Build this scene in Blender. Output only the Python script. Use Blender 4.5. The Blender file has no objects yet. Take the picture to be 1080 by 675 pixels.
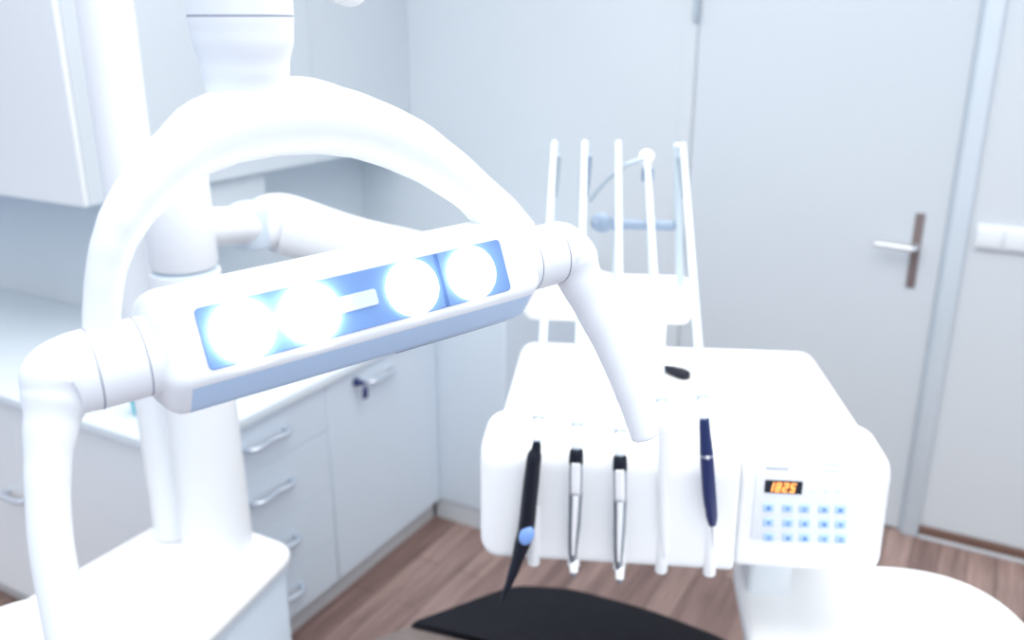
import bpy, bmesh, math, random
from mathutils import Vector, Matrix
random.seed(4)
SC = bpy.context.scene
COL = SC.collection
V = Vector

# ------------------------------------------------------------------ camera model (for measuring positions)
CX, CY, FPX, CAMH = 540.0, 337.5, 935.0, 1.7
PITCH = math.atan((CY - 24) / FPX)
FH = math.hypot(FPX, CY - 24)
YAW = math.atan((1090 - CX) / FH)
FWD = V((-math.sin(YAW) * math.cos(PITCH), math.cos(YAW) * math.cos(PITCH), -math.sin(PITCH)))
RGT = V((math.cos(YAW), math.sin(YAW), 0))
UPV = RGT.cross(FWD)
CAM = V((0, 0, CAMH))


def ray(px, py):
    return FWD * FPX + RGT * (px - CX) + UPV * (CY - py)


def on_plane(px, py, p0, n):
    d = ray(px, py)
    return CAM + d * ((V(p0) - CAM).dot(n) / d.dot(n))


def on_z(px, py, z):
    return on_plane(px, py, (0, 0, z), V((0, 0, 1)))


def on_y(px, py, y):
    return on_plane(px, py, (0, y, 0), V((0, 1, 0)))


def on_x(px, py, x):
    return on_plane(px, py, (x, 0, 0), V((1, 0, 0)))


def at_depth(px, py, d):
    return CAM + ray(px, py) * (d / FPX)


# ------------------------------------------------------------------ materials
def mat(name, color, rough=0.5, metal=0.0, noise=0.03, scale=6.0, emit=None, estr=0.0, coat=0.0, bump=0.0, spec=0.5):
    m = bpy.data.materials.new(name)
    m.use_nodes = True
    nt = m.node_tree
    b = nt.nodes['Principled BSDF']
    b.inputs['Roughness'].default_value = rough
    b.inputs['Metallic'].default_value = metal
    b.inputs['Specular IOR Level'].default_value = spec
    if coat:
        b.inputs['Coat Weight'].default_value = coat
        b.inputs['Coat Roughness'].default_value = 0.15
    tc = nt.nodes.new('ShaderNodeTexCoord')
    nz = nt.nodes.new('ShaderNodeTexNoise')
    nz.inputs['Scale'].default_value = scale
    nz.inputs['Detail'].default_value = 4
    nt.links.new(tc.outputs['Object'], nz.inputs['Vector'])
    rp = nt.nodes.new('ShaderNodeValToRGB')
    c = V(color)
    lo, hi = c * (1 - noise), c * (1 + noise)
    rp.color_ramp.elements[0].position = 0.3
    rp.color_ramp.elements[1].position = 0.7
    rp.color_ramp.elements[0].color = (*[min(1, x) for x in lo], 1)
    rp.color_ramp.elements[1].color = (*[min(1, x) for x in hi], 1)
    nt.links.new(nz.outputs['Fac'], rp.inputs['Fac'])
    nt.links.new(rp.outputs['Color'], b.inputs['Base Color'])
    if bump:
        bp = nt.nodes.new('ShaderNodeBump')
        bp.inputs['Strength'].default_value = bump
        nz2 = nt.nodes.new('ShaderNodeTexNoise')
        nz2.inputs['Scale'].default_value = 220
        nt.links.new(tc.outputs['Object'], nz2.inputs['Vector'])
        nt.links.new(nz2.outputs['Fac'], bp.inputs['Height'])
        nt.links.new(bp.outputs['Normal'], b.inputs['Normal'])
    if emit:
        b.inputs['Emission Color'].default_value = (*emit, 1)
        b.inputs['Emission Strength'].default_value = estr
    return m


def wood_floor():
    m = bpy.data.materials.new('wood_floor')
    m.use_nodes = True
    nt = m.node_tree
    b = nt.nodes['Principled BSDF']
    b.inputs['Roughness'].default_value = 0.42
    L = nt.links.new
    tc = nt.nodes.new('ShaderNodeTexCoord')
    mp = nt.nodes.new('ShaderNodeMapping')
    mp.inputs['Rotation'].default_value = (0, 0, math.pi / 2)
    L(tc.outputs['Object'], mp.inputs['Vector'])
    br = nt.nodes.new('ShaderNodeTexBrick')
    br.offset = 0.37
    br.inputs['Color1'].default_value = (0.36, 0.25, 0.22, 1)
    br.inputs['Color2'].default_value = (0.20, 0.13, 0.115, 1)
    br.inputs['Mortar'].default_value = (0.085, 0.055, 0.050, 1)
    br.inputs['Scale'].default_value = 1.0
    br.inputs['Mortar Size'].default_value = 0.0015
    br.inputs['Brick Width'].default_value = 0.62
    br.inputs['Row Height'].default_value = 0.085
    L(mp.outputs['Vector'], br.inputs['Vector'])
    mp2 = nt.nodes.new('ShaderNodeMapping')
    mp2.inputs['Scale'].default_value = (26, 2.2, 1)
    L(tc.outputs['Object'], mp2.inputs['Vector'])
    nz = nt.nodes.new('ShaderNodeTexNoise')
    nz.inputs['Scale'].default_value = 1.0
    nz.inputs['Detail'].default_value = 8
    nz.inputs['Roughness'].default_value = 0.65
    L(mp2.outputs['Vector'], nz.inputs['Vector'])
    rp = nt.nodes.new('ShaderNodeValToRGB')
    rp.color_ramp.elements[0].position = 0.3
    rp.color_ramp.elements[1].position = 0.72
    rp.color_ramp.elements[0].color = (0.55, 0.52, 0.52, 1)
    rp.color_ramp.elements[1].color = (1.35, 1.35, 1.37, 1)
    L(nz.outputs['Fac'], rp.inputs['Fac'])
    mx = nt.nodes.new('ShaderNodeMix')
    mx.data_type = 'RGBA'
    mx.blend_type = 'MULTIPLY'
    mx.inputs['Factor'].default_value = 1
    L(br.outputs['Color'], mx.inputs['A'])
    L(rp.outputs['Color'], mx.inputs['B'])
    L(mx.outputs['Result'], b.inputs['Base Color'])
    return m


M = {
    'white': mat('white_plastic', (0.94, 0.95, 0.955), 0.32, noise=0.008),
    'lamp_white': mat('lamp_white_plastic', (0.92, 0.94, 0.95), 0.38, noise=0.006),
    'lamp_shaded': mat('lamp_shaded_underside', (0.56, 0.73, 0.93), 0.45, noise=0.006),  # blue shade under the lamp head, put into the colour
    'wall': mat('painted_wall', (0.615, 0.66, 0.70), 0.75, noise=0.02, scale=1.5),
    'door': mat('door_paint', (0.59, 0.64, 0.685), 0.55, noise=0.015, scale=1.2),
    'frame': mat('door_frame_paint', (0.57, 0.64, 0.70), 0.5, noise=0.015),
    'frame_dark': mat('door_gasket', (0.48, 0.55, 0.62), 0.7),
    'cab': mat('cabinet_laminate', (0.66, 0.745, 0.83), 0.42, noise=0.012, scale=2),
    'cab_lit': mat('cabinet_laminate_lit', (0.80, 0.84, 0.88), 0.5, noise=0.012, scale=2),  # cabinet laminate lightened in colour for camera-facing sides that get less light
    'upper_lit': mat('wall_cabinet_laminate_lit', (0.78, 0.805, 0.82), 0.45, noise=0.012, scale=2),  # lighter copy of the wall cabinet laminate, light painted into the front
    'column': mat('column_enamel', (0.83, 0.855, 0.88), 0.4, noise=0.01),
    'upper': mat('wall_cabinet_laminate_shaded', (0.57, 0.615, 0.655), 0.45, noise=0.012, scale=2),  # same laminate darkened, shade painted in where light falls too strongly
    'worktop': mat('worktop_laminate', (0.72, 0.79, 0.85), 0.4, noise=0.01),
    'gap': mat('cabinet_gap', (0.64, 0.72, 0.80), 0.8),
    'plinth': mat('cabinet_plinth', (0.54, 0.55, 0.57), 0.6),
    'floor': wood_floor(),
    'brown': mat('brown_wood_trim', (0.165, 0.095, 0.075), 0.5, noise=0.15, scale=14),
    'plate': mat('dark_brown_handle_plate', (0.19, 0.15, 0.15), 0.45, noise=0.1),
    'steel': mat('satin_steel', (0.80, 0.83, 0.87), 0.30, 0.75, noise=0.02),
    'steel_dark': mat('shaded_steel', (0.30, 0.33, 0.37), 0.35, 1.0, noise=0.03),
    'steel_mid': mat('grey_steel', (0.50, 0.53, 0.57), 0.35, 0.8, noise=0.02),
    'steel_highlight': mat('highlight_steel', (0.96, 0.97, 0.98), 0.4, 0.1, noise=0.02),  # for highlights painted on the silver handpieces
    'bright_handle': mat('brushed_pull', (0.62, 0.68, 0.76), 0.3, 0.7, noise=0.02),
    'elbow': mat('pale_blue_grey_plastic', (0.60, 0.69, 0.77), 0.5),
    'grey': mat('grey_plastic', (0.40, 0.47, 0.53), 0.5),
    'bluegrey': mat('blue_grey_plastic', (0.30, 0.38, 0.49), 0.5),
    'seam': mat('dark_seam_line', (0.30, 0.33, 0.42), 0.7),  # dark joint lines and the navy grip's ring
    'black': mat('black_plastic', (0.008, 0.010, 0.020), 0.4, spec=0.3),
    'navy': mat('navy_plastic', (0.016, 0.028, 0.115), 0.3),
    'blue': mat('blue_ring', (0.25, 0.44, 0.90), 0.4),
    'hose': mat('white_hose', (0.64, 0.71, 0.76), 0.5, noise=0.01),
    'rod': mat('pale_rod', (0.58, 0.67, 0.73), 0.45, noise=0.01),
    'leather_black': mat('black_upholstery', (0.009, 0.009, 0.015), 0.7, noise=0.15, scale=30, bump=0.08, spec=0.22),
    'leather_taupe': mat('taupe_upholstery', (0.20, 0.165, 0.155), 0.6, noise=0.1, scale=20, bump=0.08),
    'panel': mat('lamp_blue_panel', (0.16, 0.29, 0.58), 0.45, noise=0.03),
    'divider': mat('panel_divider_blue', (0.08, 0.17, 0.40), 0.5),
    'window': mat('sensor_window', (0.60, 0.68, 0.80), 0.4, noise=0.01),
    'lens': mat('lit_lens', (1, 1, 1), 0.3, noise=0.0, emit=(0.95, 0.98, 1.0), estr=6.0),
    'lens_bright': mat('lit_lens_strong', (1, 1, 1), 0.3, noise=0.0, emit=(0.95, 0.98, 1.0), estr=15.0),
    'reflector': mat('lens_rim', (0.65, 0.76, 0.92), 0.2, 0.3),
    'keypad': mat('keypad_membrane', (0.84, 0.865, 0.90), 0.4, noise=0.008),
    'key': mat('key_pale_blue', (0.48, 0.67, 0.92), 0.5),
    'glyph': mat('key_mark_blue', (0.13, 0.29, 0.66), 0.5),
    'faint': mat('faint_grey_print', (0.60, 0.64, 0.69), 0.6),
    'display': mat('display_black', (0.018, 0.022, 0.035), 0.2),
    'digit': mat('orange_digit', (1.0, 0.45, 0.12), 0.5, noise=0.0, emit=(1.0, 0.36, 0.08), estr=1.5),
    'teal': mat('teal_plastic', (0.10, 0.50, 0.60), 0.4),
    'fob': mat('dark_blue_fob', (0.03, 0.045, 0.15), 0.4),
    'switch': mat('switch_plastic', (0.80, 0.84, 0.87), 0.35, noise=0.01),
    'bowl_in': mat('bowl_glaze', (0.82, 0.855, 0.89), 0.15, noise=0.01),
}

# ------------------------------------------------------------------ builders
ROOTS = {}


def thing(name, label, cat, loc=(0, 0, 0), rotz=0.0, group=None):
    o = bpy.data.objects.new(name, None)
    o.empty_display_size = 0.05
    COL.objects.link(o)
    o.location = loc
    o.rotation_euler = (0, 0, rotz)
    o['label'] = label
    o['category'] = cat
    if group:
        o['group'] = group
    ROOTS[o.name] = (Matrix.Translation(V(loc)) @ Matrix.Rotation(rotz, 4, 'Z')).inverted()
    return o


def obj(name, bm, mats, parent=None, label=None, smooth=True, angle=38):
    """bm is in world coordinates; one mesh object per part"""
    inv = ROOTS.get(parent.name) if parent else None
    if inv is not None:
        bm.transform(inv)
    bmesh.ops.recalc_face_normals(bm, faces=bm.faces[:])
    if smooth:
        for f in bm.faces:
            f.smooth = True
        lim = math.radians(angle)
        for e in bm.edges:
            if len(e.link_faces) == 2 and e.calc_face_angle(0) > lim:
                e.smooth = False
    me = bpy.data.meshes.new(name)
    bm.to_mesh(me)
    bm.free()
    for m in (mats if isinstance(mats, (list, tuple)) else [mats]):
        me.materials.append(m)
    o = bpy.data.objects.new(name, me)
    COL.objects.link(o)
    if parent:
        o.parent = parent
        if inv is not None:
            ROOTS[o.name] = inv
    if label:
        o['label'] = label
    return o


def struct(name, bm, m, label=None, parent=None, cat=None):
    o = obj(name, bm, m, parent, smooth=False)
    if parent is None:
        o['kind'] = 'structure'
        if label:
            o['label'] = label
        if cat:
            o['category'] = cat
    return o


def tag(o, label, cat, group=None):
    o['label'] = label
    o['category'] = cat
    if group:
        o['group'] = group
    return o


def BM():
    return bmesh.new()


def box(bm, lo, hi, bevel=0.0, seg=3, mi=0, mtx=None, edges='all'):
    lo, hi = V(lo), V(hi)
    b = bmesh.new()
    bmesh.ops.create_cube(b, size=1.0)
    sz = hi - lo
    for v in b.verts:
        v.co = V((lo.x + (v.co.x + .5) * sz.x, lo.y + (v.co.y + .5) * sz.y, lo.z + (v.co.z + .5) * sz.z))
    if bevel:
        ed = b.edges[:]
        if edges == 'vert':
            ed = [e for e in b.edges if abs((e.verts[0].co - e.verts[1].co).z) > 1e-5]
        bmesh.ops.bevel(b, geom=ed, offset=bevel, segments=seg, profile=0.5, affect='EDGES')
    merge(bm, b, mi, mtx)


def merge(bm, b, mi=0, mtx=None):
    if mtx is not None:
        b.transform(mtx)
    for f in b.faces:
        f.material_index = mi
    me = bpy.data.meshes.new('tmp')
    b.to_mesh(me)
    b.free()
    bm.from_mesh(me)
    bpy.data.meshes.remove(me)


def catmull(pts, vals, n):
    """resample points (Vectors) and value tuples"""
    P = [pts[0] * 2 - pts[1]] + list(pts) + [pts[-1] * 2 - pts[-2]]
    W = [vals[0]] + list(vals) + [vals[-1]]
    op, ov = [], []
    for i in range(1, len(P) - 2):
        for k in range(n):
            t = k / n
            a, b, c, d = P[i - 1], P[i], P[i + 1], P[i + 2]
            op.append(0.5 * ((2 * b) + (c - a) * t + (2 * a - 5 * b + 4 * c - d) * t * t + (3 * b - a - 3 * c + d) * t ** 3))
            wa, wb, wc, wd = W[i - 1], W[i], W[i + 1], W[i + 2]
            s = []
            for j in range(len(wb)):
                s.append(wb[j] + (wc[j] - wb[j]) * (t * t * (3 - 2 * t)))
            ov.append(tuple(s))
    op.append(P[-2].copy())
    ov.append(tuple(W[-2]))
    return op, ov


def sweep(bm, pts, rad, ref=None, n=8, seg=24, mi=0, cap=0.0, power=2.0, capend=(True, True)):
    """tube with elliptical section: rad = r or (r_side, r_ref); ref = fixed reference direction for the second radius"""
    pts = [V(p) for p in pts]
    if not isinstance(rad, list):
        rad = [rad] * len(pts)
    vals = [r if isinstance(r, tuple) else (r, r) for r in rad]
    if n > 1:
        pts, vals = catmull(pts, vals, n)
    if cap:
        # rounded ends
        for end in (0, -1):
            if not capend[0 if end == 0 else 1]:
                continue
            p, r = pts[end], vals[end]
            q = pts[1] if end == 0 else pts[-2]
            d = (p - q).normalized()
            new = []
            for k in range(1, 6):
                a = k / 5 * math.pi / 2 * 0.97
                new.append((p + d * (cap * math.sin(a)), (r[0] * math.cos(a), r[1] * math.cos(a))))
            if end == 0:
                pts = [x[0] for x in reversed(new)] + pts
                vals = [x[1] for x in reversed(new)] + vals
            else:
                pts = pts + [x[0] for x in new]
                vals = vals + [x[1] for x in new]
    rings = []
    nrm = None
    for i, p in enumerate(pts):
        t = (pts[min(i + 1, len(pts) - 1)] - pts[max(i - 1, 0)]).normalized()
        if ref is not None:
            side = t.cross(ref).normalized()
            up = side.cross(t).normalized()
        else:
            if nrm is None:
                h = V((0, 0, 1)) if abs(t.z) < 0.9 else V((1, 0, 0))
                nrm = (h - t * h.dot(t)).normalized()
            nrm = (nrm - t * nrm.dot(t)).normalized()
            up = nrm
            side = t.cross(up)
        ring = []
        for k in range(seg):
            a = 2 * math.pi * k / seg
            ca, sa = math.cos(a), math.sin(a)
            e = 2.0 / power
            ca = math.copysign(abs(ca) ** e, ca)
            sa = math.copysign(abs(sa) ** e, sa)
            ring.append(bm.verts.new(p + side * (ca * vals[i][0]) + up * (sa * vals[i][1])))
        rings.append(ring)
    for a, b in zip(rings, rings[1:]):
        for k in range(seg):
            f = bm.faces.new((a[k], a[(k + 1) % seg], b[(k + 1) % seg], b[k]))
            f.material_index = mi
    for r, rev in ((rings[0], True), (rings[-1], False)):
        f = bm.faces.new(list(reversed(r)) if rev else r)
        f.material_index = mi


def cyl(bm, a, b, r, r2=None, seg=24, mi=0, bev=0.0):
    a, b = V(a), V(b)
    r2 = r if r2 is None else r2
    if bev:
        d = (b - a).normalized()
        sweep(bm, [a, a + d * bev * .3, a + d * bev, b - d * bev, b - d * bev * .3, b],
              [r - bev, r - bev * .3, r, r2, r2 - bev * .3, r2 - bev], n=1, seg=seg, mi=mi)
    else:
        sweep(bm, [a, b], [r, r2], n=1, seg=seg, mi=mi)


def ball(bm, c, r, mi=0, sc=(1, 1, 1)):
    b = bmesh.new()
    bmesh.ops.create_uvsphere(b, u_segments=20, v_segments=12, radius=r)
    merge(bm, b, mi, Matrix.Translation(V(c)) @ Matrix.Diagonal((*sc, 1)))


def prism(bm, poly, z0, z1, bevel=0.0, seg=3, mi=0, corner=0.0, cseg=8, mtx=None, only_top=False):
    """vertical prism from a plan outline; corner rounds plan corners (float or per-corner list)"""
    pts = [V((p[0], p[1], 0)) for p in poly]
    out = []
    n = len(pts)
    cr = corner if isinstance(corner, list) else [corner] * n
    for i in range(n):
        p, a, c = pts[i], pts[i - 1], pts[(i + 1) % n]
        r = cr[i]
        if r <= 0:
            out.append(p)
            continue
        d1, d2 = (a - p).normalized(), (c - p).normalized()
        p1, p2 = p + d1 * r, p + d2 * r
        for k in range(cseg + 1):
            t = k / cseg
            out.append(p1 * (1 - t) ** 2 + p * 2 * t * (1 - t) + p2 * t * t)
    b = bmesh.new()
    vs = [b.verts.new((p.x, p.y, z0)) for p in out]
    f = b.faces.new(vs)
    r = bmesh.ops.extrude_face_region(b, geom=[f])
    for v in [g for g in r['geom'] if isinstance(g, bmesh.types.BMVert)]:
        v.co.z = z1
    bmesh.ops.recalc_face_normals(b, faces=b.faces[:])
    if bevel:
        ed = [e for e in b.edges if abs(e.verts[0].co.z - e.verts[1].co.z) < 1e-6 and (not only_top or e.verts[0].co.z == max(z0, z1))]
        bmesh.ops.bevel(b, geom=ed, offset=bevel, segments=seg, profile=0.5, affect='EDGES')
    merge(bm, b, mi, mtx)


def lathe(bm, prof, c, seg=48, mi=0):
    c = V(c)
    rings = []
    for r, z in prof:
        rings.append([bm.verts.new(c + V((r * math.cos(2 * math.pi * k / seg), r * math.sin(2 * math.pi * k / seg), z))) for k in range(seg)])
    for a, b in zip(rings, rings[1:]):
        for k in range(seg):
            f = bm.faces.new((a[k], a[(k + 1) % seg], b[(k + 1) % seg], b[k]))
            f.material_index = mi
    bm.faces.new(list(reversed(rings[0]))).material_index = mi
    bm.faces.new(rings[-1]).material_index = mi


# ================================================================== THE ROOM
YB = 3.05                       # back wall
XW = -2.45                      # wall behind the drawer run
YL = 1.86                       # short wall behind the left cabinets
b = BM(); box(b, (-4.2, -1.6, -0.08), (2.6, YB + .1, 0.0)); struct('floor', b, M['floor'], 'brown wood plank floor', cat='floor')
b = BM()
DX0, DX1, DZ = -0.985, -0.135, 2.08
box(b, (XW - .1, YB, 0), (DX0, YB + .12, 2.75)); box(b, (DX1, YB, 0), (2.6, YB + .12, 2.75)); box(b, (DX0, YB, DZ), (DX1, YB + .12, 2.75))
struct('wall_back', b, M['wall'], 'pale blue-white wall with the door in it', cat='wall')
b = BM(); box(b, (XW - .12, YL, 0), (XW, YB, 2.75)); struct('wall_left', b, M['wall'], 'pale wall behind the run of drawers', cat='wall')
b = BM(); box(b, (-4.2, YL, 0), (XW - .12, YL + .12, 2.75)); struct('wall_side', b, M['wall'], 'pale wall under the wall cabinet at left', cat='wall')
# door: leaf, frame, hinge, handle
b = BM(); box(b, (DX0 + .0015, YB + .006, 0.006), (DX1 - .004, YB + .046, DZ - .004), .002, 1)
door = struct('door_1', b, M['door'], 'pale blue-white flush door with dark brown handle plate', cat='door')
b = BM()
box(b, (DX1 + .008, YB - .016, 0), (DX1 + .058, YB + .004, DZ + .0079), .003, 2)
box(b, (DX0 - .05, YB - .016, DZ + .008), (DX1 + .058, YB + .004, DZ + .055), .004, 2)
obj('door_frame', b, M['frame'], door)
b = BM(); box(b, (DX0 - .05, YB - .004, 0), (DX0 - .001, YB + .004, DZ + .007), .002, 1); obj('hinge_casing', b, M['wall'], door)
b = BM(); box(b, (DX1 - .003, YB - .006, 0), (DX1 + .009, YB + .01, DZ)); obj('door_gasket', b, M['frame_dark'], door)
b = BM(); cyl(b, (DX0 - .004, YB - .012, 1.706), (DX0 - .004, YB - .012, 1.80), .009, bev=.002); obj('hinge', b, M['grey'], door)
b = BM(); box(b, (-.232, YB - .002, .882), (-.205, YB + .014, 1.127), .004, 2); hp = obj('handle_plate', b, M['plate'], door, 'dark brown upright handle plate')
b = BM(); sweep(b, [(-.218, YB, 1.02), (-.218, YB - .035, 1.02), (-.228, YB - .047, 1.02), (-.27, YB - .048, 1.022), (-.335, YB - .046, 1.024)],
                [.009, .009, .009, .008, .008], n=5, seg=14, cap=.004); obj('door_lever', b, M['steel'], hp, 'silver lever')
# baseboard
b = BM(); box(b, (DX1 + .06, YB - .014, 0.012), (2.6, YB, .046), .003, 1); box(b, (DX1 + .06, YB - .018, 0), (2.6, YB, .012), .002, 1, mi=1)
struct('baseboard_back', b, [M['brown'], M['faint']], 'brown baseboard along the wall right of the door', cat='baseboard')
# light switch
sw = thing('light_switch', 'white two-gang light switch on the wall right of the door', 'light switch', (0, YB, 1.035))
b = BM(); box(b, (-.055, YB - .012, 1.035), (.105, YB + .0, 1.112), .004, 2); sp = obj('switch_plate', b, M['switch'], sw)
for k in range(2):
    x0 = -.047 + k * .074
    b = BM(); box(b, (x0, YB - .02, 1.043), (x0 + .068, YB - .008, 1.104), .004, 2); obj('rocker', b, M['switch'], sp)

# ================================================================== BASE CABINETS
XC = -1.597; YC = 1.257; ZW = .755; Y2 = 2.335; PL = .075
FR = .018  # front thickness


def pull_x(y0, y1, z, parent, x=XC):
    b = BM()
    ym = (y0 + y1) / 2
    sweep(b, [(x + .000, y0, z), (x + .022, y0 + .006, z), (x + .031, y0 + .03, z), (x + .024, ym, z), (x + .031, y1 - .03, z), (x + .022, y1 - .006, z), (x, y1, z)],
          [(.008, .008)] * 7, n=5, seg=10)
    return obj('handle', b, M['bright_handle'], parent, 'silver bow handle')


# drawer unit (faces +X)
du = thing('drawer_cabinet', 'white drawer cabinet with bow handles behind the two columns', 'drawer cabinet', (XC - .3, 1.5, 0))
DY0, DY1 = YC + .02, 1.775
b = BM(); box(b, (XW + .2, YC + .019, PL), (XC - FR, DY1, ZW - .03)); obj('carcass', b, M['gap'], du)
b = BM(); box(b, (XW + .2, YC + .04, 0), (XC - .03, DY1, PL)); obj('plinth', b, M['plinth'], du)
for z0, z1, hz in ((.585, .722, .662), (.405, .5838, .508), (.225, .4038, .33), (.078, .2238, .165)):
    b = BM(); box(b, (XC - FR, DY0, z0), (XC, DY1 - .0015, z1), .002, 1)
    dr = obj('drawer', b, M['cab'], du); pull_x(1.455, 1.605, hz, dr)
b = BM(); box(b, (-2.25, YC, PL), (XC, YC + .018, ZW - .03), .001, 1); obj('side_panel', b, M['cab_lit'], du)
# hinged-door unit (faces +X)
cu = thing('door_cabinet', 'white cabinet with tall door and a key in its lock', 'cabinet', (XC - .3, 2.05, 0))
b = BM(); box(b, (XW + .2, DY1 + .001, PL), (XC - FR, Y2, ZW - .03)); obj('carcass', b, M['gap'], cu)
b = BM(); box(b, (XW + .2, DY1 + .001, 0), (XC - .03, Y2, PL)); obj('plinth', b, M['plinth'], cu)
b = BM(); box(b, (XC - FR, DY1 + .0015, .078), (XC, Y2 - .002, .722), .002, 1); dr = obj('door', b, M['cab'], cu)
pull_x(1.95, 2.08, .672, dr)
b = BM(); cyl(b, (XC, 1.905, .688), (XC + .012, 1.905, .688), .013, bev=.002); obj('lock', b, M['fob'], dr, 'dark round lock')
ky = thing('key', 'small key with dark blue fob hanging from the cabinet lock', 'key', (XC + .02, 1.905, .66))
b = BM(); cyl(b, (XC + .012, 1.905, .688), (XC + .03, 1.905, .688), .008); obj('bow', b, M['fob'], ky)
b = BM(); prism(b, [(-.012, -.018), (.012, -.018), (.009, .018), (-.009, .018)], -.004, .004, .002, 2, corner=.006,
                mtx=Matrix.Translation((XC + .028, 1.915, .654)) @ Matrix.Rotation(math.pi / 2, 4, 'X') @ Matrix.Rotation(math.pi / 2, 4, 'Y'))
obj('fob', b, M['fob'], ky)
# corner unit along the back wall (faces the room)
bu = thing('corner_cabinet', 'plain white cabinet against back wall in the corner behind the instrument table', 'cabinet', (-1.5, 2.7, 0))
b = BM(); box(b, (XC - .02, Y2 + FR, PL), (-1.327, YB - .001, ZW + .085)); obj('carcass', b, M['cab'], bu)
b = BM(); box(b, (XC - .02, Y2 + .004, 0), (-1.329, YB - .001, PL)); obj('plinth', b, M['wall'], bu)
b = BM(); box(b, (XC - .018, Y2, PL + .003), (-1.329, Y2 + FR, ZW + .083), .002, 1); obj('door', b, M['cab'], bu)
# left unit, facing the camera side
lu = thing('side_cabinet', 'white cabinet at left facing the camera with a small silver handle', 'cabinet', (-2.3, 1.5, 0))
b = BM(); box(b, (-3.6, YC + FR, PL), (XW + .198, YL - .001, ZW - .03)); obj('carcass', b, M['gap'], lu)
b = BM(); box(b, (-3.6, YC + .04, 0), (XW + .198, YL - .001, PL)); obj('plinth', b, M['plinth'], lu)
b = BM(); box(b, (-3.1, YC - .0, PL + .003), (-2.254, YC + FR - .001, ZW - .033), .002, 1); d2 = obj('door', b, M['cab_lit'], lu)
hpnt = on_y(21, 522, YC)
b = BM(); sweep(b, [(hpnt.x - .05, YC, hpnt.z), (hpnt.x - .045, YC - .026, hpnt.z), (hpnt.x, YC - .03, hpnt.z), (hpnt.x + .035, YC - .026, hpnt.z), (hpnt.x + .04, YC, hpnt.z)], .008, n=4, seg=10)
obj('handle', b, M['bright_handle'], d2, 'silver bow handle')
# worktop (one L-shaped slab)
b = BM()
prism(b, [(-3.6, YC - .015), (XC + .012, YC - .015), (XC + .012, Y2 - .002), (XC - .025, Y2 - .002), (XC - .025, YB - .001), (XW + .001, YB - .001), (XW + .001, YL - .001), (-3.6, YL - .001)],
      ZW - .03, ZW, .004, 2)
tag(obj('worktop', b, M['worktop']), 'pale L-shaped worktop lying over the base cabinets', 'worktop')
# wall cabinets
XU = -2.18; YU = 1.517; ZU = 1.225
uc = thing('wall_cabinet', 'tall white wall cabinet hanging at upper left beside the slim pole', 'wall cabinet', (-2.6, 1.7, ZU))
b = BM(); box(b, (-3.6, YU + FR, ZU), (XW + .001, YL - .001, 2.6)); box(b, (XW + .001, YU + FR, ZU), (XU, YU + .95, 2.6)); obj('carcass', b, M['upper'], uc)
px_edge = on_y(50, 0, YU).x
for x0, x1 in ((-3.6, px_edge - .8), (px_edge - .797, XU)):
    b = BM(); box(b, (x0, YU, ZU - .002), (x1, YU + FR - .001, 2.6), .002, 1); obj('door', b, M['upper_lit'], uc)
uc2 = thing('wall_cabinet', 'long white wall cabinet reaching to the back wall, seen through the lamp arch', 'wall cabinet', (-2.3, 2.7, ZU))
b = BM(); box(b, (XW + .001, YU + .952, ZU), (XU - FR, YB, 2.6)); obj('carcass', b, M['upper'], uc2)
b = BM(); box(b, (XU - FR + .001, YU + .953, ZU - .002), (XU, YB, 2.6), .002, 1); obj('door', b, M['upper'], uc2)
# dispenser under the wall cabinets
dpy = on_x(281, 195, XU - .03).y
ds = thing('towel_dispenser', 'white boxy towel dispenser under the wall cabinet, behind the lamp arch', 'dispenser', (XW + .1, dpy - .14, 1.0))
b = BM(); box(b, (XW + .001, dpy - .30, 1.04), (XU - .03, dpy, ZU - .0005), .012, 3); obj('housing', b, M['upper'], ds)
b = BM(); box(b, (XW + .03, dpy - .27, 1.026), (XU - .05, dpy - .03, 1.05), .004, 2); obj('paper_slot', b, M['bluegrey'], ds)
# teal beaker on the worktop
tp = on_z(150, 436, ZW)
tb = thing('teal_beaker', 'small teal beaker on the worktop behind the slim pole', 'beaker', tp)
b = BM(); lathe(b, [(.020, .001), (.022, .004), (.027, .07), (.025, .07), (.020, .008)], tp, 24); obj('cup', b, M['teal'], tb)

# ================================================================== UNIT CABINET, COLUMNS, SUPPORT ARM
ub = thing('unit_cabinet', 'low white unit cabinet with rounded top carrying the two columns', 'unit cabinet', (-1.27, .8, 0))
plan = [(-1.455, .45), (-1.455, 1.145), (-1.135, 1.145), (-1.005, .45)]
b = BM(); prism(b, plan, .667, .70, .014, 4, corner=[.03, .05, .05, .03]); obj('cabinet_top', b, M['white'], ub)
b = BM(); prism(b, [(-1.445, .46), (-1.445, 1.135), (-1.147, 1.135), (-1.020, .46)], .02, .655, .006, 2, corner=[.02, .04, .04, .02]); obj('cabinet_body', b, M['cab'], ub)
b = BM(); prism(b, [(-1.45, .455), (-1.45, 1.14), (-1.142, 1.14), (-1.012, .455)], .656, .667, 0, corner=[.02, .04, .04, .02]); obj('shadow_gap', b, M['gap'], ub)
b = BM(); prism(b, [(-1.42, .48), (-1.42, 1.11), (-1.17, 1.11), (-1.05, .48)], 0, .02); obj('plinth', b, M['plinth'], ub)
# slim lamp pole with overhead arm
PX, PY = -1.390, 1.064
lp = thing('lamp_pole', 'slim white pole at left rising out of the picture', 'pole', (PX, PY, .70))
b = BM(); cyl(b, (PX, PY, .70), (PX, PY, 2.15), .044, .047, 40); obj('pole', b, M['column'], lp)
b = BM(); cyl(b, (PX, PY, .70), (PX, PY, .712), .048, .047, 40, bev=.004); obj('base_ring', b, M['column'], lp)
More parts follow.
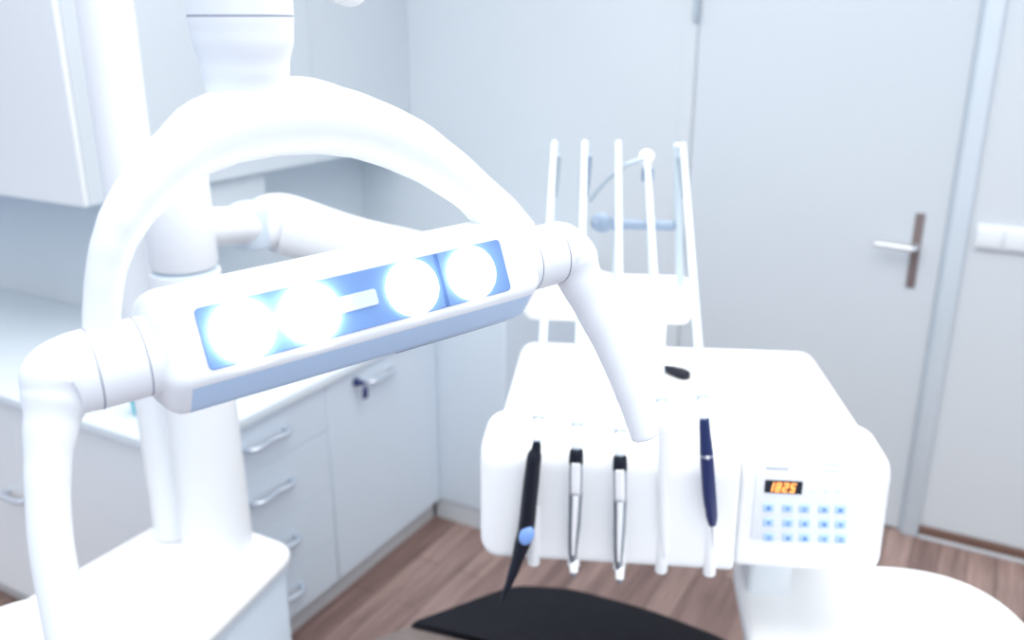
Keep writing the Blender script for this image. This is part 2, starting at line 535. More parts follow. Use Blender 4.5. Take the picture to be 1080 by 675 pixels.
# thicker support column and arm to the instrument table
KX, KY = -1.247, 1.045
sc_ = thing('arm_stand', 'thicker white column on the unit cabinet with swing arm to instrument table', 'column', (KX, KY, .70))
b = BM(); cyl(b, (KX, KY, .70), (KX, KY, 1.283), .066, .060, 48); obj('column', b, M['column'], sc_)
b = BM(); cyl(b, (KX, KY, 1.283), (KX, KY, 1.287), .057, .057, 40); obj('seam_ring', b, M['elbow'], sc_)
b = BM(); cyl(b, (KX, KY, 1.287), (KX, KY, 1.475), .058, .056, 48, bev=.012); obj('column_head', b, M['column'], sc_)

# ================================================================== INSTRUMENT TABLE
TA = math.radians(math.degrees(YAW) - 6.0)
TO = at_depth(720, 540, 1.3); TO.z = 0
TM = Matrix.Translation(TO) @ Matrix.Rotation(TA, 4, 'Z')
TX, TY = V((math.cos(TA), math.sin(TA), 0)), V((-math.sin(TA), math.cos(TA), 0))


def T(x, y, z):
    return TM @ V((x, y, z))


def tl(px, py, yy):
    """point of the picture on the table-local plane y = yy, in table coordinates"""
    return TM.inverted() @ on_plane(px, py, TO + TY * yy, TY)


it = thing('instrument_table', 'white rounded instrument table with keypad and five upright hose rods', 'instrument table', T(0, .25, .93), TA)
# body: side profile (y,z) swept across x, corners rounded in plan


def table_body(x0, x1, prof, rx, rx1=None):
    """profile in (y,z), closed; the plan is pulled in near both x ends (rounded corners)"""
    b = BM()
    cy = sum(p[0] for p in prof) / len(prof); cz = sum(p[1] for p in prof) / len(prof)
    rx1 = rx if rx1 is None else rx1
    stations = []
    for k in range(9):
        a = k / 8 * math.pi / 2
        stations.append((x0 + rx * (1 - math.cos(a)), rx * (1 - math.sin(a))))
    for k in range(9):
        a = (8 - k) / 8 * math.pi / 2
        stations.append((x1 - rx1 * (1 - math.cos(a)), rx1 * (1 - math.sin(a))))
    ylo, yhi = min(p[0] for p in prof), max(p[0] for p in prof)
    zlo, zhi = min(p[1] for p in prof), max(p[1] for p in prof)
    rings = []
    for x, inset in stations:
        ring = []
        for (y, z) in prof:
            sy = 1 - 2 * inset / (yhi - ylo)
            sz = 1 - 2 * (inset * .75) / (zhi - zlo)
            ring.append(b.verts.new(T(x, (ylo + yhi) / 2 + (y - (ylo + yhi) / 2) * sy, (zlo + zhi) / 2 + (z - (zlo + zhi) / 2) * sz)))
        rings.append(ring)
    n = len(prof)
    for r0, r1 in zip(rings, rings[1:]):
        for k in range(n):
            b.faces.new((r0[k], r0[(k + 1) % n], r1[(k + 1) % n], r1[k]))
    b.faces.new(rings[0]); b.faces.new(list(reversed(rings[-1])))
    return b


def rounded_profile(pts, rads, seg=8):
    out = []
    n = len(pts)
    for i in range(n):
        p, a, c = V((*pts[i], 0)), V((*pts[i - 1], 0)), V((*pts[(i + 1) % n], 0))
        r = rads[i]
        d1, d2 = (a - p).normalized(), (c - p).normalized()
        p1, p2 = p + d1 * r, p + d2 * r
        for k in range(seg + 1):
            t = k / seg
            q = p1 * (1 - t) ** 2 + p * 2 * t * (1 - t) + p2 * t * t
            out.append((q.x, q.y))
    return out


prof = rounded_profile([(.004, .940), (.014, 1.112), (.52, 1.094), (.52, .955)], [.03, .055, .03, .03])
obj('table_body', table_body(-.284, .284, prof, .028), M['white'], it)
prof2 = rounded_profile([(-.010, .926), (.000, 1.114), (.14, 1.116), (.10, .926)], [.018, .040, .03, .03])
obj('instrument_holder', table_body(-.302, .0790, prof2, .030, .006), M['white'], it)
prof3 = rounded_profile([(-.008, .934), (.000, 1.114), (.14, 1.116), (.10, .95)], [.018, .030, .03, .03])
obj('control_housing', table_body(.0802, .292, prof3, .006, .028), M['white'], it)
# pegs under each instrument place
stn = [(563, 560), (606, 560), (655, 560), (700, 560), (752, 560)]
for i, (px, py) in enumerate(stn):
    q = tl(px, py, -.012)
    b = BM(); cyl(b, T(q.x, -.008, .921), T(q.x, -.003, 1.02), .0095, .0075, 16, bev=.003)
    obj('holder_peg', b, M['white'], it)
# keypad
kp = [tl(793, 484, .0), tl(907, 484, .0), tl(905, 573, .0), tl(795, 573, .0)]


def face_y(z):    # front face of the body
    return -.008 + (z - .934) / .178 * .008


KX0, KX1 = (kp[0].x + kp[3].x) / 2, (kp[1].x + kp[2].x) / 2
KZ0, KZ1 = .985, 1.107
tilt = Matrix.Rotation(-math.atan(.008 / .178), 4, 'X')
KM = TM @ Matrix.Translation((0, face_y(.985), .985)) @ tilt    # plane of the keypad: x, z up, y out of the wall is negative
PH = .108


def kpt(px, py):
    """table x and height along the keypad for a pixel"""
    q = tl(px, py, .005)
    return q.x, q.z - .985


b = BM(); box(b, (KX0, -.003, 0), (KX1, .006, PH + .002), .0025, 2, mtx=KM)
pan = obj('control_panel', b, M['keypad'], it, 'pale keypad panel')
x0, z0 = kpt(804.5, 515.5); x1, z1 = kpt(845.5, 504.5)
b = BM(); box(b, (x0, -.0045, z0), (x1, .002, z1), .0006, 1, mtx=KM); obj('display', b, M['display'], pan, 'black display window')
# seven segment digits reading 1825
SEG = {'1': 'bc', '8': 'abcdefg', '2': 'abged', '5': 'afgcd'}
b = BM()
dw, dh = (x1 - x0) * .135, (z1 - z0) * .70
for i, ch in enumerate('1825'):
    ox = x0 + (x1 - x0) * (.08 + i * .19); oz = z0 + (z1 - z0) * .14
    w = dw * .30
    R = {'a': (0, dh - w, dw, dh), 'd': (0, 0, dw, w), 'g': (0, dh / 2 - w / 2, dw, dh / 2 + w / 2), 'f': (0, dh / 2, w, dh), 'e': (0, 0, w, dh / 2), 'b': (dw - w, dh / 2, dw, dh), 'c': (dw - w, 0, dw, dh / 2)}
    for s in SEG[ch]:
        a0, b0, a1, b1 = R[s]
        sh = Matrix.Identity(4); sh[0][2] = .18
        bb = bmesh.new(); bmesh.ops.create_cube(bb, size=1)
        for v in bb.verts:
            v.co = V((a0 + (v.co.x + .5) * (a1 - a0), -.0054 + (v.co.y + .5) * .0012, b0 + (v.co.z + .5) * (b1 - b0)))
        merge(b, bb, 0, KM @ Matrix.Translation((ox, 0, oz)) @ sh)
obj('digits', b, M['digit'], pan, 'orange digits reading 1825')
# faint print
for (pa, pb) in (((806, 493), (831, 489.5)), ((862, 488.5), (891, 487)), ((866, 494.5), (885, 493))):
    xa, za = kpt(*pa); xb, zb = kpt(*pb)
    b = BM(); box(b, (xa, -.0036, za), (xb, -.002, zb), .0008, 2, mtx=KM)
    obj('printed_mark', b, M['faint'], pan)
for px in (856, 869, 882):
    xa, za = kpt(px, 514)
    b = BM(); cyl(b, KM @ V((xa, -.002, za)), KM @ V((xa, -.0042, za)), .0036, seg=16); obj('indicator', b, M['switch'], pan)
for r, py in enumerate((531, 546, 561)):
    for c, px in enumerate((809, 829, 846.5, 867, 884)):
        xa, za = kpt(px, py + (px - 809) * .03)
        s = .0076
        b = BM(); box(b, (xa - s, -.0052, za - s * .85), (xa + s, .0, za + s * .85), .0016, 2, mtx=KM)
        g = (r * 5 + c) % 4
        gy = (-.0060, -.0048)
        if g == 0:
            cyl(b, KM @ V((xa, gy[0], za)), KM @ V((xa, gy[1], za)), .0032, seg=12, mi=1)
        elif g == 1:
            box(b, (xa - .0032, gy[0], za + .0006), (xa + .0032, gy[1], za + .0022), mi=1, mtx=KM); box(b, (xa - .001, gy[0], za - .0034), (xa + .001, gy[1], za + .0006), mi=1, mtx=KM)
        elif g == 2:
            box(b, (xa - .0032, gy[0], za - .003), (xa + .0032, gy[1], za - .0016), mi=1, mtx=KM); box(b, (xa - .0032, gy[0], za + .0012), (xa + .0032, gy[1], za + .0026), mi=1, mtx=KM)
        else:
            box(b, (xa - .0011, gy[0], za - .003), (xa + .0011, gy[1], za + .003), mi=1, mtx=KM); box(b, (xa - .0031, gy[0], za - .001), (xa + .0031, gy[1], za + .001), mi=1, mtx=KM)
        obj('key', b, [M['key'], M['glyph']], pan, 'pale blue key')
# rear housing that carries the rods
b = BM(); box(b, (-.285, .50, 1.135), (.050, .585, 1.222), .022, 4, mtx=TM); obj('rear_housing', b, M['white'], it)
b = BM(); box(b, (-.16, .50, 1.06), (.0, .56, 1.15), .01, 3, mtx=TM); obj('housing_neck', b, M['white'], it)
# rods
tops = [(585, 152), (617, 152), (652, 152), (682, 166), (714, 154)]
bases = [(577, 322), (612, 322), (650, 322), (690, 322), (718, 322)]
ROD = []
for i in range(5):
    p = tl(*tops[i], .42); q = tl(*bases[i], .53)
    ROD.append((p, q))
    b = BM(); sweep(b, [TM @ q, TM @ ((p + q) / 2), TM @ p], [.0085, .0075, .0065], n=4, seg=14, cap=.006)
    rd = obj('hose_rod', b, M['rod'], it)
    if i == 3:
        b = BM(); ball(b, TM @ p, .014); obj('rod_ball', b, M['white'], rd)
        e = p + (q - p) * .10
        b = BM(); cyl(b, TM @ (e + V((0, 0, .010))), TM @ (e - V((0, 0, .012))), .011, seg=16); obj('rod_collar', b, M['bluegrey'], rd)
    if i in (0, 1, 4):
        s0 = p + (q - p) * .06 + V((.009 if i < 4 else 0.001, -.004, 0)); s1 = p + (q - p) * .30 + V((.007, -.004, 0))
        b = BM(); sweep(b, [TM @ s0, TM @ ((s0 + s1) / 2), TM @ s1], [.0045, .004, .002], n=3, seg=10); obj('rod_spring', b, M['grey'] if i != 1 else M['bluegrey'], rd)
b = BM(); c0 = tl(628, 236, .47); c1 = tl(708, 238, .47)
sweep(b, [TM @ c0, TM @ ((c0 + c1) / 2), TM @ c1], [.012, .010, .010], n=3, seg=16, cap=.008); ball(b, TM @ (c0 + V((.012, 0, .002))), .019, sc=(1.2, .7, 1)); obj('cross_bar', b, M['bluegrey'], it)
b = BM(); sweep(b, [TM @ tl(px, py, yy) for px, py, yy in ((622, 212, .42), (634, 197, .41), (646, 184, .40), (660, 174, .40), (678, 168, .41))], .0042, n=6, seg=10); obj('curved_cable', b, M['grey'], it)
# grommets and black lever on the table top
for px, py in ((577, 406), (688, 411), (731, 413), (618, 408)):
    q = on_z(px, py, 1.0935)
    b = BM(); cyl(b, q - V((0, 0, .002)), q + V((0, 0, .003)), .005, .004, 12); obj('grommet', b, M['faint'], it)
k0 = on_z(702, 388.5, 1.108); k1 = on_z(724, 397, 1.106)
b = BM(); sweep(b, [k0, k0 + (k1 - k0) * .35, k0 + (k1 - k0) * .75, k1], [.0065, .010, .0125, .0115], n=4, seg=18, cap=.005); obj('lever_knob', b, M['black'], it, 'black tapered lever knob')

# support arm (part of the column)
el = at_depth(266, 238, 1.735)
b = BM(); sweep(b, [V((KX, KY, 1.355)), V((KX, KY, 1.36)) * .5 + el * .5, V((el.x, el.y, el.z))], [(.036, .036)] * 3, n=3, seg=20); obj('arm_link', b, M['column'], sc_)
b = BM(); cyl(b, el - V((0, 0, .045)), el + V((0, 0, .045)), .040, .040, 32, bev=.012); obj('arm_elbow', b, M['elbow'], sc_)
e2 = at_depth(300, 237, 1.78); e3 = at_depth(400, 264, 1.83)
end = T(-.10, .60, 1.175)
b = BM(); sweep(b, [el + (e2 - el) * .3, e2, e3, end + (e3 - end) * .25, end], [(.042, .046), (.056, .060), (.050, .054), (.036, .040), (.03, .034)], ref=V((0, 0, 1)), n=6, seg=24, cap=.02, power=2.6)
obj('swing_arm', b, M['column'], sc_)

# ================================================================== HANDPIECES
hose_r = .0068


def hose_for(root, i, top, start=None):
    """white hose from the rod tip down to the handpiece"""
    p, q = ROD[i]
    s = (p + V((0, -.012, .004))) if start is None else start
    t = TM.inverted() @ top
    m1 = s + (t - s) * .33; m2 = s + (t - s) * .70
    b = BM(); sweep(b, [TM @ s, TM @ m1, TM @ m2, top], [.0055, .0062, .0068, .0072], n=6, seg=14, cap=.004)
    h = obj('hose', b, M['hose'], root)
    c = s + (t - s) * .93
    d = (t - s).normalized()
    b = BM(); cyl(b, TM @ (c - d * .006), TM @ (c + d * .006), .0095, .0095, 16, bev=.002); obj('hose_collar', b, M['hose'], h)


def W(px, py, yy=-.026):
    return TM @ tl(px, py, yy)


# 1 black curved handpiece with blue ring
p0 = W(566.5, 465)
h = thing('dental_handpiece', 'black curved handpiece with round blue button, leftmost on the instrument table', 'dental handpiece', W(555, 560), group='handpieces hanging on the instrument table')
hose_for(h, 0, p0)
P = [W(566.5, 464), W(565.5, 473), W(563, 485), W(559, 520), W(555.5, 553), W(551, 573), W(543, 598, -.034), W(535, 620, -.040), W(528.5, 635.5, -.044)]
b = BM(); sweep(b, P, [.0055, .0072, .0108, .0118, .0122, .0118, .0080, .0052, .0022], n=6, seg=24, cap=.002); obj('grip', b, M['black'], h)
c = W(555.5, 561, -.026) - TY * .0100 + TX * .0008
b = BM(); b2 = bmesh.new(); bmesh.ops.create_uvsphere(b2, u_segments=24, v_segments=12, radius=1)
merge(b, b2, 0, Matrix.Translation(c) @ Matrix.Rotation(TA, 4, 'Z') @ Matrix.Rotation(math.radians(18), 4, 'Y') @ Matrix.Diagonal((.0108, .0062, .0165, 1))); obj('button', b, M['blue'], h, 'pale blue oval button')
# 2, 3 silver turbines
for i, (dx, dy, lab, lean) in enumerate(((608, 473, 'silver handpiece with black collar, second from left beside the black curved one', 0),
                                         (654, 480, 'silver handpiece with black collar, third from left below the lamp handle', 2.5))):
    h = thing('dental_handpiece', lab, 'dental handpiece', W(dx, dy + 60), group='handpieces hanging on the instrument table')
    A = lambda x, y, yy=-.026: W(dx + x + lean * (y / 130.0), dy + y, yy)
    hose_for(h, i + 1, A(0, 0))
    b = BM(); sweep(b, [A(0, 0), A(0, 3), A(-.3, 9), A(-.5, 15)], [.0080, .0098, .0104, .0104], n=3, seg=24); obj('collar', b, M['black'], h, 'black collar')
    b = BM(); sweep(b, [A(-.5, 15), A(-.7, 25), A(-1, 48)], [.0098, .0100, .0096], n=3, seg=24); br = obj('barrel', b, M['steel_mid'], h)
    f = -.0355
    b = BM(); sweep(b, [A(-.5, 16, f), A(-.7, 25, f), A(-1, 47, f)], [(.0062, .0018), (.0064, .0018), (.0062, .0018)], ref=TY, n=3, seg=16, cap=.001); obj('barrel_highlight', b, M['steel_highlight'], br, 'painted highlight on the barrel front')  # metal highlight modelled as a pale sliver on the greyer barrel
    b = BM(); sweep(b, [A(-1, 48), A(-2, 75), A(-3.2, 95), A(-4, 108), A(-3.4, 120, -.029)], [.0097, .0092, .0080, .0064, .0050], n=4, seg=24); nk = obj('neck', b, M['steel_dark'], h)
    b = BM(); sweep(b, [A(-1, 50, -.0347), A(-2, 75, -.0342), A(-3.0, 95, -.0330), A(-3.6, 112, -.0315)], [(.0042, .0018), (.0038, .0018), (.0032, .0018), (.0022, .0015)], ref=TY, n=4, seg=16, cap=.001); obj('neck_highlight', b, M['steel_highlight'], nk, 'painted highlight along the neck')  # pale sliver painted as the neck's highlight, edges stay dark
    b = BM(); cyl(b, A(-1, 47.2), A(-1, 48.4), .0101, seg=24); obj('ring', b, M['steel_dark'], h)
    hd = A(-2.6, 124, -.031)
    b = BM(); sweep(b, [hd + V((0, 0, .006)) + TY * .004, hd - V((0, 0, .007)) - TY * .004], [.0068, .0062], n=1, seg=20, cap=.003); tip = obj('head', b, M['white'], h, 'pale rounded head')
    b = BM(); cyl(b, hd - V((0, 0, .008)) - TY * .004, hd - V((0, 0, .014)) - TY * .006, .0042, .003, 12); obj('bur_chuck', b, M['steel_dark'], tip)
# 4 white one
h = thing('dental_handpiece', 'slim all-white handpiece between the silver pair and the navy one', 'dental handpiece', W(700, 520), group='handpieces hanging on the instrument table')
hose_for(h, 3, W(699, 444, -.012))
b = BM(); sweep(b, [W(699, 442, -.012), W(699.5, 452, -.012), W(700, 490, -.012), W(700.5, 550, -.012), W(701, 585, -.012)], [.0068, .0085, .0085, .0075, .005], n=4, seg=20, cap=.003); obj('grip', b, M['white'], h)
b = BM(); cyl(b, W(701, 585, -.012), W(701, 597, -.012), .0035, .0028, 12); obj('tip', b, M['white'], h)
# 5 navy
h = thing('dental_handpiece', 'navy blue pen-shaped handpiece with fine metal tip beside the keypad', 'dental handpiece', W(747, 500), group='handpieces hanging on the instrument table')
s5 = tl(720.5, 153, .40)
hose_for(h, 4, W(742.5, 442), s5)
b = BM(); sweep(b, [W(742.8, 441), W(743.5, 455), W(745.3, 480), W(748, 520), W(750.5, 543), W(751.5, 553)], [.0072, .0082, .0098, .0098, .0085, .0060], n=5, seg=24, cap=.002); gp = obj('grip', b, M['navy'], h)
b = BM(); cyl(b, W(745.2, 478), W(745.35, 480.5), .0101, seg=24); obj('ring', b, M['seam'], gp)
b = BM(); ball(b, W(745.6, 479.3, -.026) - TY * .0098, .003); obj('ring_dot', b, M['steel'], gp)
b = BM(); sweep(b, [W(751.7, 553), W(752, 558), W(752.5, 572), W(752.6, 578)], [.0046, .0030, .0014, .0008], n=2, seg=12); obj('tip', b, M['steel'], h, 'fine silver tip')

# ================================================================== SIDE SHELF (lower right)
ss = thing('side_shelf', 'broad white rounded shelf below the keypad end of the instrument table', 'shelf', T(.33, .0, .0), TA)
pl = [(.118, .212), (.085, -.32), (.56, -.32), (.566, .215)]
yfar = .245
b = BM(); prism(b, [(.119, .232), (.105, -.45), (.57, -.45), (.560, .262 - .02)], .755, .80, .014, 4, corner=[.02, .03, .03, .19], cseg=16, mtx=TM); obj('shelf_top', b, M['white'], ss)
b = BM(); box(b, (.128, .125, .79), (.20, .205, .9335), .012, 3, mtx=TM); obj('neck', b, M['switch'], ss)
b = BM(); box(b, (.33, -.30, .03), (.50, -.02, .76), .03, 3, mtx=TM, edges='vert'); obj('pedestal', b, M['white'], ss)
b = BM(); box(b, (.28, -.36, 0), (.55, .04, .035), .01, 2, mtx=TM); obj('foot', b, M['grey'], ss)

# ================================================================== SPITTOON (lower left)
bc = V((on_z(24, 684, .80).x, on_z(24, 684, .80).y, .80))
sp_ = thing('spittoon_bowl', 'white spittoon bowl at lower left behind the lamp handle', 'spittoon', (bc.x, bc.y, .70))
b = BM(); lathe(b, [(.03, -.085), (.06, -.08), (.105, -.045), (.128, -.008), (.131, 0), (.127, .004), (.118, -.004), (.095, -.04), (.05, -.066), (.012, -.07)], bc, 56); obj('bowl', b, M['bowl_in'], sp_)
b = BM(); lathe(b, [(.05, -.10), (.052, -.09), (.04, -.075), (.03, -.07)], bc, 32); obj('bowl_stand', b, M['white'], sp_)
b = BM(); sweep(b, [bc + V((-.02, .145, -.10)), bc + V((-.02, .145, .04)), bc + V((-.01, .12, .075)), bc + V((0, .07, .07)), bc + V((0, .055, .045))], .007, n=6, seg=14, cap=.002); obj('rinse_spout', b, M['steel'], sp_) if False else b.free()

# ================================================================== DENTAL CHAIR
ch = thing('dental_chair', 'taupe dental chair foot end with black cover, under the instrument table', 'dental chair', (-.62, 1.0, 0))
o1 = on_z(396, 673.5, .444); o2 = on_z(435, 659.5, .444)
out = [(-.975, .25), (-1.06, 1.05), (o1.x, o1.y), (o2.x, o2.y), (-.925, 1.42), (-.86, 1.53), (-.74, 1.585), (-.55, 1.60), (-.36, 1.585), (-.28, 1.52), (-.255, 1.40), (-.245, 1.10), (-.245, .25)]
b = BM(); prism(b, out, .36, .446, .006, 3, corner=[.02, .02, .0, .0, .03, .04, .05, .05, .05, .04, .03, .02, .02], cseg=5); obj('seat_cushion', b, M['leather_taupe'], ch)
q1 = on_z(436, 660.5, .452); q2 = on_z(492, 674, .452)
q3 = q1 + (q2 - q1) * ((-.24 - q1.x) / (q2.x - q1.x))
blk = [(q1.x - .006, q1.y), (-.985, 1.325), (-.925, 1.43), (-.86, 1.545), (-.74, 1.60), (-.55, 1.615), (-.36, 1.60), (-.27, 1.54), (-.245, 1.40), (-.24, q3.y)]
b = BM(); prism(b, blk, .385, .456, .006, 3, corner=[0.0, .01, .03, .04, .05, .05, .05, .04, .03, 0.0], cseg=5); obj('foot_cover', b, M['leather_black'], ch, 'black foot cover')
b = BM(); box(b, (-.80, .40, .14), (-.46, 1.15, .365), .04, 3); obj('lift_column', b, M['white'], ch)
b = BM(); prism(b, [(-.92, .30), (-.92, 1.25), (-.36, 1.25), (-.36, .30)], 0, .14, .02, 3, corner=.08); obj('floor_base', b, M['white'], ch)

# ================================================================== OPERATING LIGHT
LA = at_depth(75, 395, .55)
ax = ray(1940, -73).normalized()
mid = LA + ax * .194
nn = CAM - mid; nn = (nn - ax * nn.dot(ax)).normalized()
uu = nn.cross(ax).normalized()
if uu.z < 0:
    uu = -uu


def LP(t, u, n):
    return LA + ax * t + uu * u + nn * n


ol = thing('operating_light', 'white operating light with four lit lenses and an arched yoke', 'operating light', mid)
# head: cross-section (n,u) lofted along the axis
N0 = .030
sec = rounded_profile([(N0, -.0245), (N0, .0265), (N0 - .022, .0415), (N0 - .075, .041), (N0 - .088, .0), (N0 - .078, -.036), (N0 - .030, -.0455)],
                      [.006, .008, .012, .02, .02, .014, .010], 5)
b = BM()
sta = []
L0, L1 = .058, .336
stl = [(.047, .50), (.0475, .64), (.0490, .80), (.0525, .92), (.0570, .985), (.0620, 1.0)]
str_ = [(.3475, .50), (.3470, .62), (.3450, .78), (.3400, .90), (.3340, .97), (.3270, 1.0)]
stations = stl + [(.12, 1.0), (.194, 1.0), (.26, 1.0)] + list(reversed(str_))
rings = []
cn, cu_ = N0 - .040, 0.0
for t, s in stations:
    rings.append([b.verts.new(LP(t, cu_ + (u - cu_) * s, cn + (n - cn) * (s * .75 + .25 if n > cn else s))) for n, u in sec])
for ri, (r0, r1) in enumerate(zip(rings, rings[1:])):
    for k in range(len(sec)):
        b.faces.new((r0[k], r0[(k + 1) % len(sec)], r1[(k + 1) % len(sec)], r1[k])).material_index = 1 if k >= len(sec) - 6 and 5 <= ri < len(rings) - 5 else 0  # lower faces take the painted shade colour
b.faces.new(rings[0]); b.faces.new(list(reversed(rings[-1])))
head = obj('lamp_head', b, [M['lamp_white'], M['lamp_shaded']], ol, angle=50)
# seam strip along the lower edge
b = BM(); sweep(b, [LP(.22, -.0440, N0 - .036), LP(.27, -.0440, N0 - .036), LP(.322, -.0436, N0 - .036)], .0009, n=3, seg=8); obj('lower_seam', b, M['seam'], head)


def lamp_plate(t0, t1, u0, u1, n0, n1, r):
    b = BM()
    bb = bmesh.new()
    fr = Matrix((( *ax, 0), (*uu, 0), (*nn, 0), (0, 0, 0, 1))).transposed()
    prism(bb, [(t0, u0), (t0, u1), (t1, u1), (t1, u0)], n0, n1, .0004, 1, corner=r, cseg=5)
    merge(b, bb, 0, Matrix.Translation(LA) @ fr)
    return b


pnl = obj('lens_panel', lamp_plate(.074, .312, -.0195, .0215, N0 - .004, N0 + .0010, .004), M['panel'], ol, 'blue lens panel')
obj('sensor_window', lamp_plate(.171, .199, -.0048, .0068, N0, N0 + .0022, .0022), M['window'], pnl, 'pale rectangular window')
for t in (.1005, .1485, .2275, .2790):
    c = LP(t, .0008, N0 + .0009)
    b = BM(); sweep(b, [c, c + nn * .0042, c + nn * .0058, c + nn * .0070, c + nn * .0078, c + nn * .0080], [.0204, .0202, .0186, .0145, .009, .003], n=1, seg=48)
    obj('lens', b, M['lens_bright' if t < .2 else 'lens'], pnl, 'bright lit lens')
# divider between the two right lenses
obj('panel_divider', lamp_plate(.2515, .2550, -.019, .021, N0, N0 + .0016, .0004), M['divider'], pnl)
# pivots and handles
CR = .0262


def pl_(px, py):
    """pixel on the plane through the lamp axis facing the camera"""
    return on_plane(px, py, LA, nn)


for side in (0, 1):
    b = BM()
    t0, t1 = ((.012, .052) if side == 0 else (.342, .380))
    cyl(b, LP(t0, 0, 0), LP(t1, 0, 0), CR, CR, 48)
    cl = obj('pivot_collar', b, M['lamp_white'], ol)
    b = BM()
    for t in ((.0125, .0415) if side == 0 else (.3515, .3805)):
        sweep(b, [LP(t - .0004, 0, 0), LP(t + .0004, 0, 0)], [CR + .0002, CR + .0002], n=1, seg=48)
    obj('seam_ring', b, M['seam'], cl)
    b = BM()
    if side == 1:
        pts = [LP(.3805, 0, 0), LP(.388, -.000, 0), pl_(601.5, 274), pl_(612, 294), pl_(627, 325), pl_(645, 362), pl_(661, 402), pl_(672, 432), pl_(680.5, 460)]
        rad = [CR, CR * .985, .0240, .0195, .0170, .0158, .0145, .0136, .0128]
    else:
        pts = [LP(.0120, 0, 0), LP(.004, -.000, 0), pl_(65, 400), pl_(60, 418), pl_(55, 446), pl_(51, 490), pl_(51, 530), pl_(55, 580), pl_(66, 640), pl_(78, 700), pl_(86, 730)]
        rad = [CR, CR * .985, .0238, .0204, .0160, .0134, .0126, .0126, .0128, .0128, .0126]
    sweep(b, pts, rad, n=8, seg=32, cap=.0035, capend=(False, True))
    obj('handle', b, M['lamp_white'], ol)
# yoke
wv = (V((-.12, .04, 1.0)) - ax * V((-.12, .04, 1.0)).dot(ax)).normalized()
pn = ax.cross(wv).normalized()


def YP(px, py):
    return on_plane(px, py, LA, pn)


arch = [((125, 352), (87.5, 352)), ((127, 330), (88, 322)), ((131, 292), (91, 286)), ((141, 262), (98, 250)), ((157, 234), (108, 222)), ((182, 207), (130, 183)), ((207, 189), (160, 146)),
        ((240, 176), (205, 104)), ((272, 168), (259, 86)), ((317, 163), (313, 81)), ((349, 163), (366, 95)), ((378, 167), (400, 108)), ((413, 178), (442, 129)),
        ((449, 194), (480, 158)), ((485, 217), (516, 191)), ((505, 236), (548, 227)), ((522, 256), (566, 250))]
cs, rs = [], []
dk = len(arch)
for k, (i_, o_) in enumerate(arch):
    pi_, po_ = YP(*i_), YP(*o_)
    cs.append((pi_ + po_) / 2)
    f = math.sin(math.pi * k / (dk - 1))
    rs.append(((pi_ - po_).length / 2, 0.013 + .021 * f ** 1.5))
b = BM(); sweep(b, cs, rs, ref=pn, n=4, seg=32, cap=.006, power=2.3); obj('yoke_arch', b, M['lamp_white'], ol)
# stem (vertical, rising to the overhead arm)
sb = YP(262, 105)
tpz = YP(257, 0)
sxy = V((sb.x, sb.y, 0))


def ST(z):
    return V((sb.x, sb.y, z))


def z_at(py):
    lo, hi = 1.2, 2.2
    for _ in range(50):
        m_ = (lo + hi) / 2
        d = ST(m_) - CAM
        y_ = CY - FPX * d.dot(UPV) / d.dot(FWD)
        if y_ > py: lo = m_
        else: hi = m_
    return lo


za, zb, zc = z_at(112), z_at(70), z_at(18)
b = BM(); sweep(b, [ST(z_at(128)), ST(za), ST(z_at(92)), ST(zb), ST(z_at(40)), ST(zc)], [.024, .0255, .0265, .0285, .0325, .0335], n=6, seg=40); obj('stem_cone', b, M['lamp_white'], ol)
b = BM(); cyl(b, ST(zc), ST(zc + .0012), .0332, seg=40); obj('stem_seam', b, M['seam'], ol)
b = BM(); cyl(b, ST(zc + .0012), ST(zc + .09), .0335, .0335, 40); obj('stem', b, M['lamp_white'], ol)
# overhead arm: belongs to the pole, out of the frame except for its rounded tail right of the stem
zt = zc + .055
tail = at_depth(368, -17, .70)
b = BM(); sweep(b, [V((PX, PY, 2.12)), V((PX * .85 + sb.x * .15, PY * .85 + sb.y * .15, 2.12)), V((PX * .45 + sb.x * .55, PY * .45 + sb.y * .55, zt + .16)), ST(zc + .108)],
                [.03, .03, .028, .026], n=6, seg=20, cap=.02); obj('overhead_arm', b, M['white'], lp)
b = BM(); sweep(b, [ST(zc + .058), ST(zc + .058) * .5 + tail * .5, tail], [.017, .017, .0175], n=5, seg=24, cap=.016); obj('stem_tail', b, M['lamp_white'], ol)

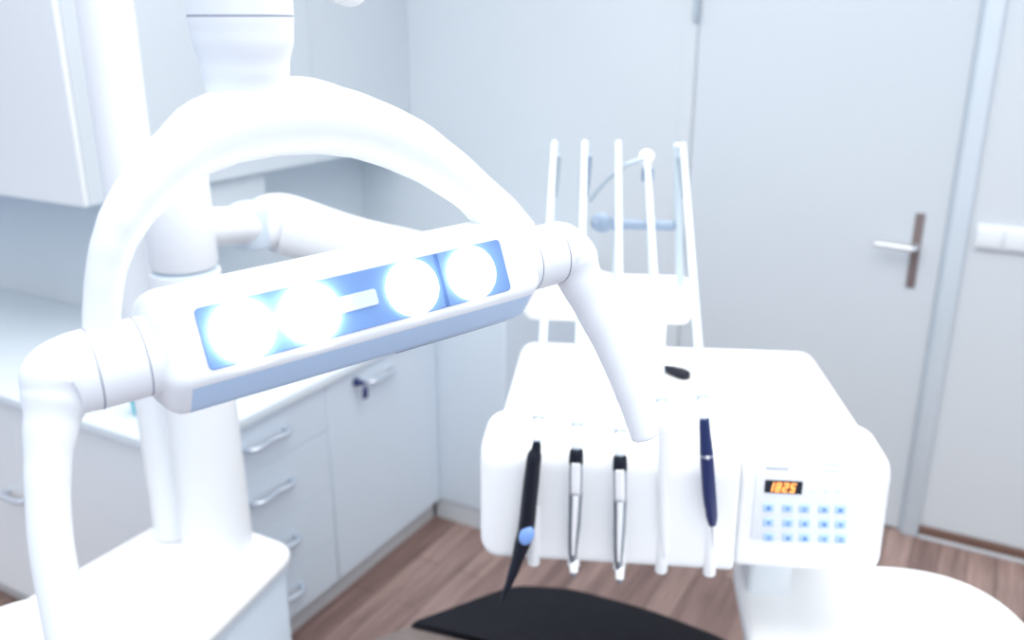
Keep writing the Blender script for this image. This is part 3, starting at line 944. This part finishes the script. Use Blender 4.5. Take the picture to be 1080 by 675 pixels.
# ================================================================== CAMERA AND LIGHT
cam = bpy.data.cameras.new('camera')
co = bpy.data.objects.new('camera', cam)
COL.objects.link(co)
co.matrix_world = Matrix.Translation(CAM) @ Matrix((RGT, UPV, -FWD)).transposed().to_4x4()
cam.sensor_fit = 'HORIZONTAL'
cam.sensor_width = 36
cam.lens = FPX / 1080 * 36
cam.clip_start = .02
cam.dof.use_dof = True
cam.dof.focus_distance = .74
cam.dof.aperture_fstop = 4.6
SC.camera = co

w = bpy.data.worlds.new('world'); SC.world = w; w.use_nodes = True
bg = w.node_tree.nodes['Background']
wt = w.node_tree
tcw = wt.nodes.new('ShaderNodeTexCoord')
sep = wt.nodes.new('ShaderNodeSeparateXYZ')
wt.links.new(tcw.outputs['Generated'], sep.inputs[0])
wr = wt.nodes.new('ShaderNodeValToRGB')
wr.color_ramp.elements[0].position = 0.44
wr.color_ramp.elements[0].color = (0.30, 0.44, 0.70, 1)
wr.color_ramp.elements[1].position = 0.66
wr.color_ramp.elements[1].color = (0.94, 0.97, 1.0, 1)
mr = wt.nodes.new('ShaderNodeMapRange')
mr.inputs['From Min'].default_value = -1
mr.inputs['From Max'].default_value = 1
wt.links.new(sep.outputs['Z'], mr.inputs['Value'])
wt.links.new(mr.outputs['Result'], wr.inputs['Fac'])
wt.links.new(wr.outputs['Color'], bg.inputs['Color'])
bg.inputs['Strength'].default_value = 1.2


def area(name, loc, target, size, power, color=(1, 1, 1)):
    l = bpy.data.lights.new(name, 'AREA'); l.shape = 'RECTANGLE'; l.size, l.size_y = size
    l.energy = power; l.color = color
    o = bpy.data.objects.new(name, l); COL.objects.link(o); o.location = loc
    o.rotation_euler = (V(target) - V(loc)).to_track_quat('-Z', 'Y').to_euler()
    return o


area('ceiling_light', (-.55, 1.2, 2.72), (-.55, 1.2, 0), (2.4, 1.6), 50, (1, .985, .96))
area('front_fill', (1.2, -1.4, 2.2), (-1.0, 1.4, .9), (2.0, 1.6), 16, (.94, .97, 1))  # unseen fill added behind the camera to brighten front faces

SC.view_settings.view_transform = 'Standard'
SC.view_settings.look = 'None'
SC.view_settings.exposure = 0.0
SC.view_settings.gamma = 1.0
SC.cycles.use_denoising = True
SC.cycles.max_bounces = 8
SC.cycles.diffuse_bounces = 5
SC.cycles.sample_clamp_indirect = 6
